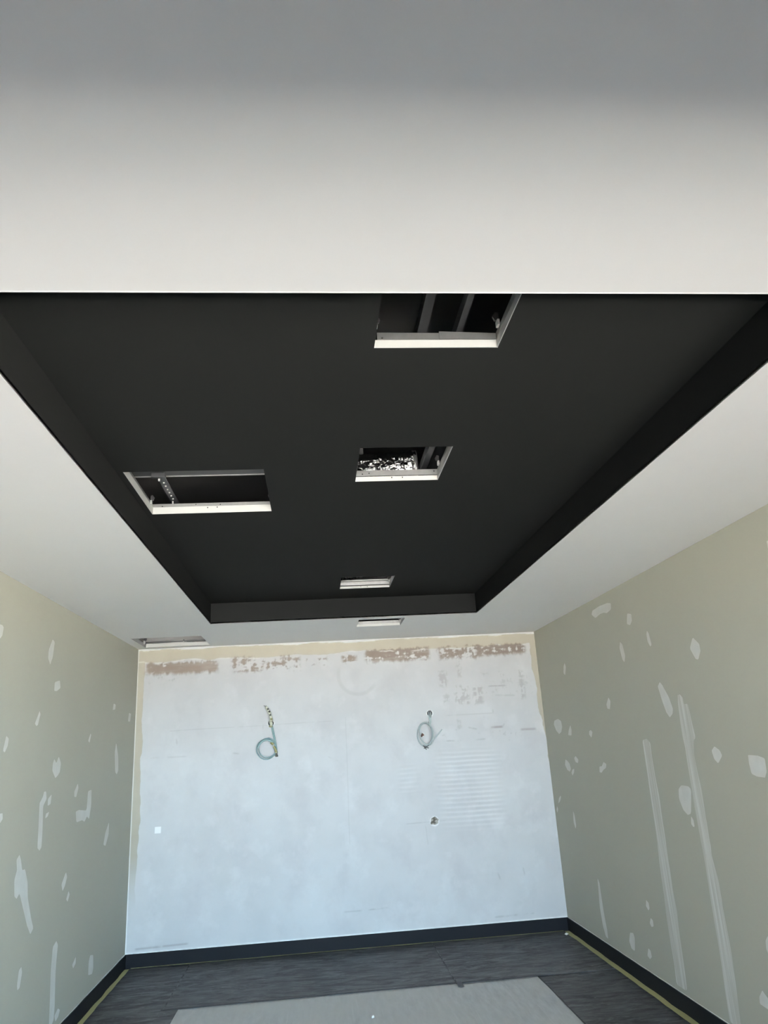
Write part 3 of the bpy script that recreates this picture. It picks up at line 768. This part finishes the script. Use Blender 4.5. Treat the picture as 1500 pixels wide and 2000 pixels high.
channel(0.495, 0.515, 1.50, 2.75, T + 0.10, 0.04, 'y', 'narrow dark steel channel seen in the hatch by the soffit edge, nearer its latch')
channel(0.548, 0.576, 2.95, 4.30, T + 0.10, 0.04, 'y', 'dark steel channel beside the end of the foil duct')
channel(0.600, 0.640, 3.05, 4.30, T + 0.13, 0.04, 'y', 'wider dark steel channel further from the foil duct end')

def foil_duct(label, p0, p1, rad, seed):
    """crumpled flexible foil duct"""
    t = thing('foil_duct', (p0[0], p0[1], p0[2] - rad), label, 'air duct')
    n, sg = 120, 40
    a, b = Vector(p0), Vector(p1)
    V, F = [], []
    for i in range(n + 1):
        u = i / n
        c = a.lerp(b, u) + Vector((0, 0, -0.012 * math.sin(math.pi * u)))
        for k in range(sg):
            w = 2 * math.pi * k / sg
            q = Vector((c.x * 16, math.cos(w) * 2.2 + seed, math.sin(w) * 2.2))
            r = rad * (1 + 0.10 * noise.noise(q) + 0.09 * noise.noise(q * 2.7 + Vector((0, 0, c.x * 30))) + 0.02 * math.sin(i * 0.9))
            V.append(c + Vector((0, math.cos(w) * r, math.sin(w) * r)))
    for i in range(n):
        for k in range(sg):
            F.append((i * sg + k, i * sg + (k + 1) % sg, (i + 1) * sg + (k + 1) % sg, (i + 1) * sg + k))
    obj('foil_sleeve', V, F, M['foil'], t)
    m_ = a.lerp(b, 0.35)
    box('hanger_strap', m_.x - 0.012, m_.x + 0.012, m_.y - 0.001, m_.y + 0.001, m_.z + rad * 0.9, DECK, M['steel_dark'], t)
    c = b
    V, F = tube_geo([Vector((c.x - 0.012, c.y, c.z)), Vector((c.x + 0.006, c.y, c.z))], rad * 1.03, 24)
    obj('end_collar', V, F, M['metal'], t, True)
    return t
foil_duct('crumpled silver foil duct lying above the middle hatch', (0.120, 3.44, 3.006), (0.530, 3.43, 3.008), 0.086, 2.0)
foil_duct('crumpled silver foil duct glimpsed above the far end hatch', (0.0, 5.80, 3.055), (0.40, 5.80, 3.06), 0.07, 5.0)

def void_block():  # added dark block that keeps the void behind the soffit hatch black
    t = thing('void_dark_block', (0.55, 6.95, H + 0.014), 'added dark block blackening the void seen through the hatch in the white soffit by the tray', 'blocker')
    for k in range(3):
        o = box('layer', 0.05 + 0.02 * k, 1.05 - 0.015 * k, 6.80 + 0.01 * k, 7.20, H + 0.0136 + 0.085 * k, H + 0.0136 + 0.085 * (k + 1), M['void_block'], t, 0.015)
void_block()

def perforated_strap():
    t = thing('perforated_strap', (-0.70, 3.54, T + 0.10), 'perforated steel strap hanging inside the large black-panel hatch', 'steel strap')
    holes = [(-0.708, -0.698, 3.40 + k * 0.048, 3.372 + k * 0.048) for k in range(8)]
    s = slab('strap', -0.722, -0.684, 3.355, 3.76, T + 0.092, T + 0.0935, holes, M['steel_dark'], t)
    for k in range(6):
        x, y = -0.703, 3.425 + k * 0.048
        V, F = tube_geo([Vector((x, y, T + 0.0925)), Vector((x, y, T + 0.088))], 0.0042, 8)
        obj('rivet', V, F, M['latch_light'], t)
    c = box('clip', -0.735, -0.670, 3.29, 3.315, T + 0.070, T + 0.094, M['steel_dark'], t, 0.002)
    box('bolt', -0.707, -0.699, 3.315, 3.323, T + 0.060, T + 0.085, M['latch_light'], t)
    box('foot', -0.735, -0.690, 3.700, 3.735, T + 0.056, T + 0.060, M['latch_light'], t)
    box('bolt', -0.714, -0.708, 3.705, 3.711, T + 0.060, T + 0.092, M['latch_light'], t)
    return t
perforated_strap()

# ------------------------------------------------------------------ cables hanging from the back wall
def left_cable():
    t = thing('coiled_cable', (-0.424, YB, 1.95), 'coil of blue-green cable bound with olive tape hanging from the back wall', 'cable')
    y = YB
    def loop(cx, cz, r, y0, a0, a1, n=30, sq=1.0):
        return [(cx + r * math.cos(a), y - y0 - 0.010 * math.sin(a * 0.5), cz + r * sq * math.sin(a)) for a in np.linspace(a0, a1, n)]
    pi = math.pi
    drop = [(-0.424, y + 0.03, 1.951), (-0.423, y - 0.012, 1.945), (-0.417, y - 0.030, 1.915), (-0.402, y - 0.033, 1.84), (-0.387, y - 0.035, 1.77), (-0.379, y - 0.036, 1.715)]
    tube('cable', drop + loop(-0.467, 1.717, 0.090, 0.044, 0.25, 0.25 - 2 * pi, 30), 0.0055, M['cable_teal'], t, 4)
    drop2 = [(-0.417, y + 0.03, 1.947), (-0.414, y - 0.012, 1.94), (-0.407, y - 0.036, 1.905), (-0.391, y - 0.04, 1.83), (-0.376, y - 0.042, 1.75), (-0.371, y - 0.043, 1.70)]
    tube('cable', drop2 + loop(-0.455, 1.727, 0.083, 0.056, 0.1, 0.1 - 1.85 * pi, 30, 1.02), 0.0055, M['cable_teal'], t, 4)
    tube('cable', loop(-0.462, 1.708, 0.082, 0.066, 0.85, 2.9, 14, 1.1), 0.0085, M['cable_teal'], t, 4)
    # olive tape bindings
    tube('tape_wrap', [(-0.425, y - 0.066, 1.775), (-0.412, y - 0.066, 1.765), (-0.402, y - 0.064, 1.755)], lambda u: 0.011, M['olive'], t, 3, 10)
    tube('tape_wrap', [(-0.398, y - 0.06, 1.742), (-0.384, y - 0.056, 1.712), (-0.376, y - 0.053, 1.685)], lambda u: 0.009 + 0.004 * u, M['olive'], t, 4, 10)
    tube('cable_end', [(-0.376, y - 0.050, 1.69), (-0.372, y - 0.05, 1.67), (-0.371, y - 0.048, 1.645)], lambda u: 0.010 + 0.003 * math.sin(u * 9), M['dark'], t, 4, 10)
    tube('tape_wrap', [(-0.374, y - 0.050, 1.684), (-0.3735, y - 0.05, 1.677)], 0.0135, M['cord'], t, 2, 10)
    # knotted collar in the mouth of the hole
    tube('collar', [(-0.424 + 0.021 * math.cos(a), y - 0.010, 1.950 + 0.021 * math.sin(a)) for a in np.linspace(0.7, 2 * pi + 0.3, 22)], 0.0058, M['dark'], t, 2)
    tube('knot', [(-0.430, y - 0.018, 1.952), (-0.418, y - 0.026, 1.947), (-0.421, y - 0.03, 1.930), (-0.418, y - 0.034, 1.912)], lambda u: 0.012 - 0.003 * u, M['cord'], t, 4, 10)
    tube('tape_wrap', [(-0.436, y - 0.020, 1.922), (-0.424, y - 0.033, 1.917), (-0.409, y - 0.036, 1.922)], 0.008, M['olive'], t, 3, 8)
    # cream cord sticking up, with dark ties round it
    cord = spline([(-0.426, y - 0.012, 1.960), (-0.421, y - 0.038, 1.985), (-0.430, y - 0.050, 2.025), (-0.447, y - 0.055, 2.065), (-0.466, y - 0.052, 2.098)], 8)
    V, F = tube_geo(cord, lambda u: 0.0155 - 0.004 * u, 10)
    obj('cord', V, F, M['cord'], t, True)
    for q in (0.10, 0.30, 0.52, 0.70, 0.86):
        i = int(q * (len(cord) - 1))
        p, d = cord[i], (cord[i + 1] - cord[i - 1]).normalized()
        s = Vector((0.006, -0.007, 0)) if q > 0.6 else Vector((0.002, -0.008, 0))
        V, F = tube_geo([p - d * 0.010 + s, p + d * 0.006 + s * 1.05], 0.0095, 8)
        obj('tie', V, F, M['dark'] if q < 0.2 or q > 0.45 else M['olive'], t, True)
    for dx in (-0.004, 0.005):
        tube('wire', [(-0.463 + dx, y - 0.053, 2.092), (-0.470 + dx, y - 0.05, 2.104), (-0.478 + dx * 2, y - 0.048, 2.112)], 0.0022, M['dark'], t, 3, 6)
    return t
left_cable()

def right_cable():
    t = thing('coiled_cable', (1.098, YB, 1.961), 'oval coil of pale grey cable hanging from a round hole in the back wall', 'cable')
    y = YB
    pi = math.pi
    def loop(cx, cz, rx, rz, y0, a0, a1, n=32, tilt=0.0):
        return [(cx + rx * math.cos(a) + tilt * math.sin(a), y - y0 - 0.035 * math.cos(a), cz + rz * math.sin(a)) for a in np.linspace(a0, a1, n)]
    tube('cable', [(1.090, y + 0.03, 1.972), (1.090, y - 0.006, 1.962), (1.088, y - 0.030, 1.93), (1.088, y - 0.045, 1.885)] + loop(1.030, 1.766, 0.066, 0.106, 0.055, 1.0, 1.0 - 2.1 * pi, 36, 0.004), 0.0068, M['cable_grey'], t, 4)
    tube('cable', [(1.107, y + 0.03, 1.972), (1.106, y - 0.006, 1.962), (1.101, y - 0.032, 1.925), (1.096, y - 0.05, 1.878)] + loop(1.044, 1.768, 0.060, 0.100, 0.078, 0.8, 0.8 - 2.0 * pi, 36, -0.010), 0.0068, M['cable_grey'], t, 4)
    tube('cable_tail', [(1.03, y - 0.06, 1.660), (1.07, y - 0.05, 1.676), (1.11, y - 0.04, 1.712), (1.155, y - 0.03, 1.755), (1.203, y - 0.022, 1.804)], 0.0060, M['cable_grey'], t, 6)
    for k, (a, b) in enumerate((((1.000, 1.664), (1.052, 1.642)), ((1.008, 1.640), (1.056, 1.668)), ((1.012, 1.652), (1.030, 1.630)))):
        tube('tie', [(a[0], y - 0.085, a[1]), ((a[0] + b[0]) / 2, y - 0.095, (a[1] + b[1]) / 2 - 0.003), (b[0], y - 0.085, b[1])], 0.0035, M['steel_dark'], t, 3, 6)
    # brown plug of wire where it is pinned
    tube('clip', [(1.002, y - 0.004, 1.748), (1.010, y - 0.014, 1.762), (1.020, y - 0.016, 1.772)], lambda u: 0.006 + 0.008 * u, M['brown'], t, 4, 10)
    return t
right_cable()

def putty_plug():
    t = thing('wall_plug', (1.072, YB, 0.992), 'round grey putty plug in the back wall below the oval coil', 'wall plug')
    rng = random.Random(4)
    for name, cx, cz, r, m in (('putty', 1.072, 0.992, 0.034, 'putty'), ('putty_lump', 1.076, 1.010, 0.018, 'putty'), ('putty_lump', 1.066, 0.980, 0.017, 'putty')):
        bm = bmesh.new()
        bmesh.ops.create_icosphere(bm, subdivisions=3, radius=r)
        for v in bm.verts:
            v.co *= 1 + 0.5 * noise.noise(v.co * 48 + Vector((cx * 40, cz * 30, 1)))
            v.co.y *= 0.28
        bmesh.ops.translate(bm, verts=bm.verts, vec=(cx, YB - (0.002 if name == 'putty' else 0.009), cz))
        me = bpy.data.meshes.new(name)
        bm.to_mesh(me)
        bm.free()
        me.materials.append(M[m])
        o = bpy.data.objects.new(name, me)
        COL.objects.link(o)
        o.parent = t
        o.matrix_parent_inverse = t.matrix_world.inverted()
    return t
putty_plug()
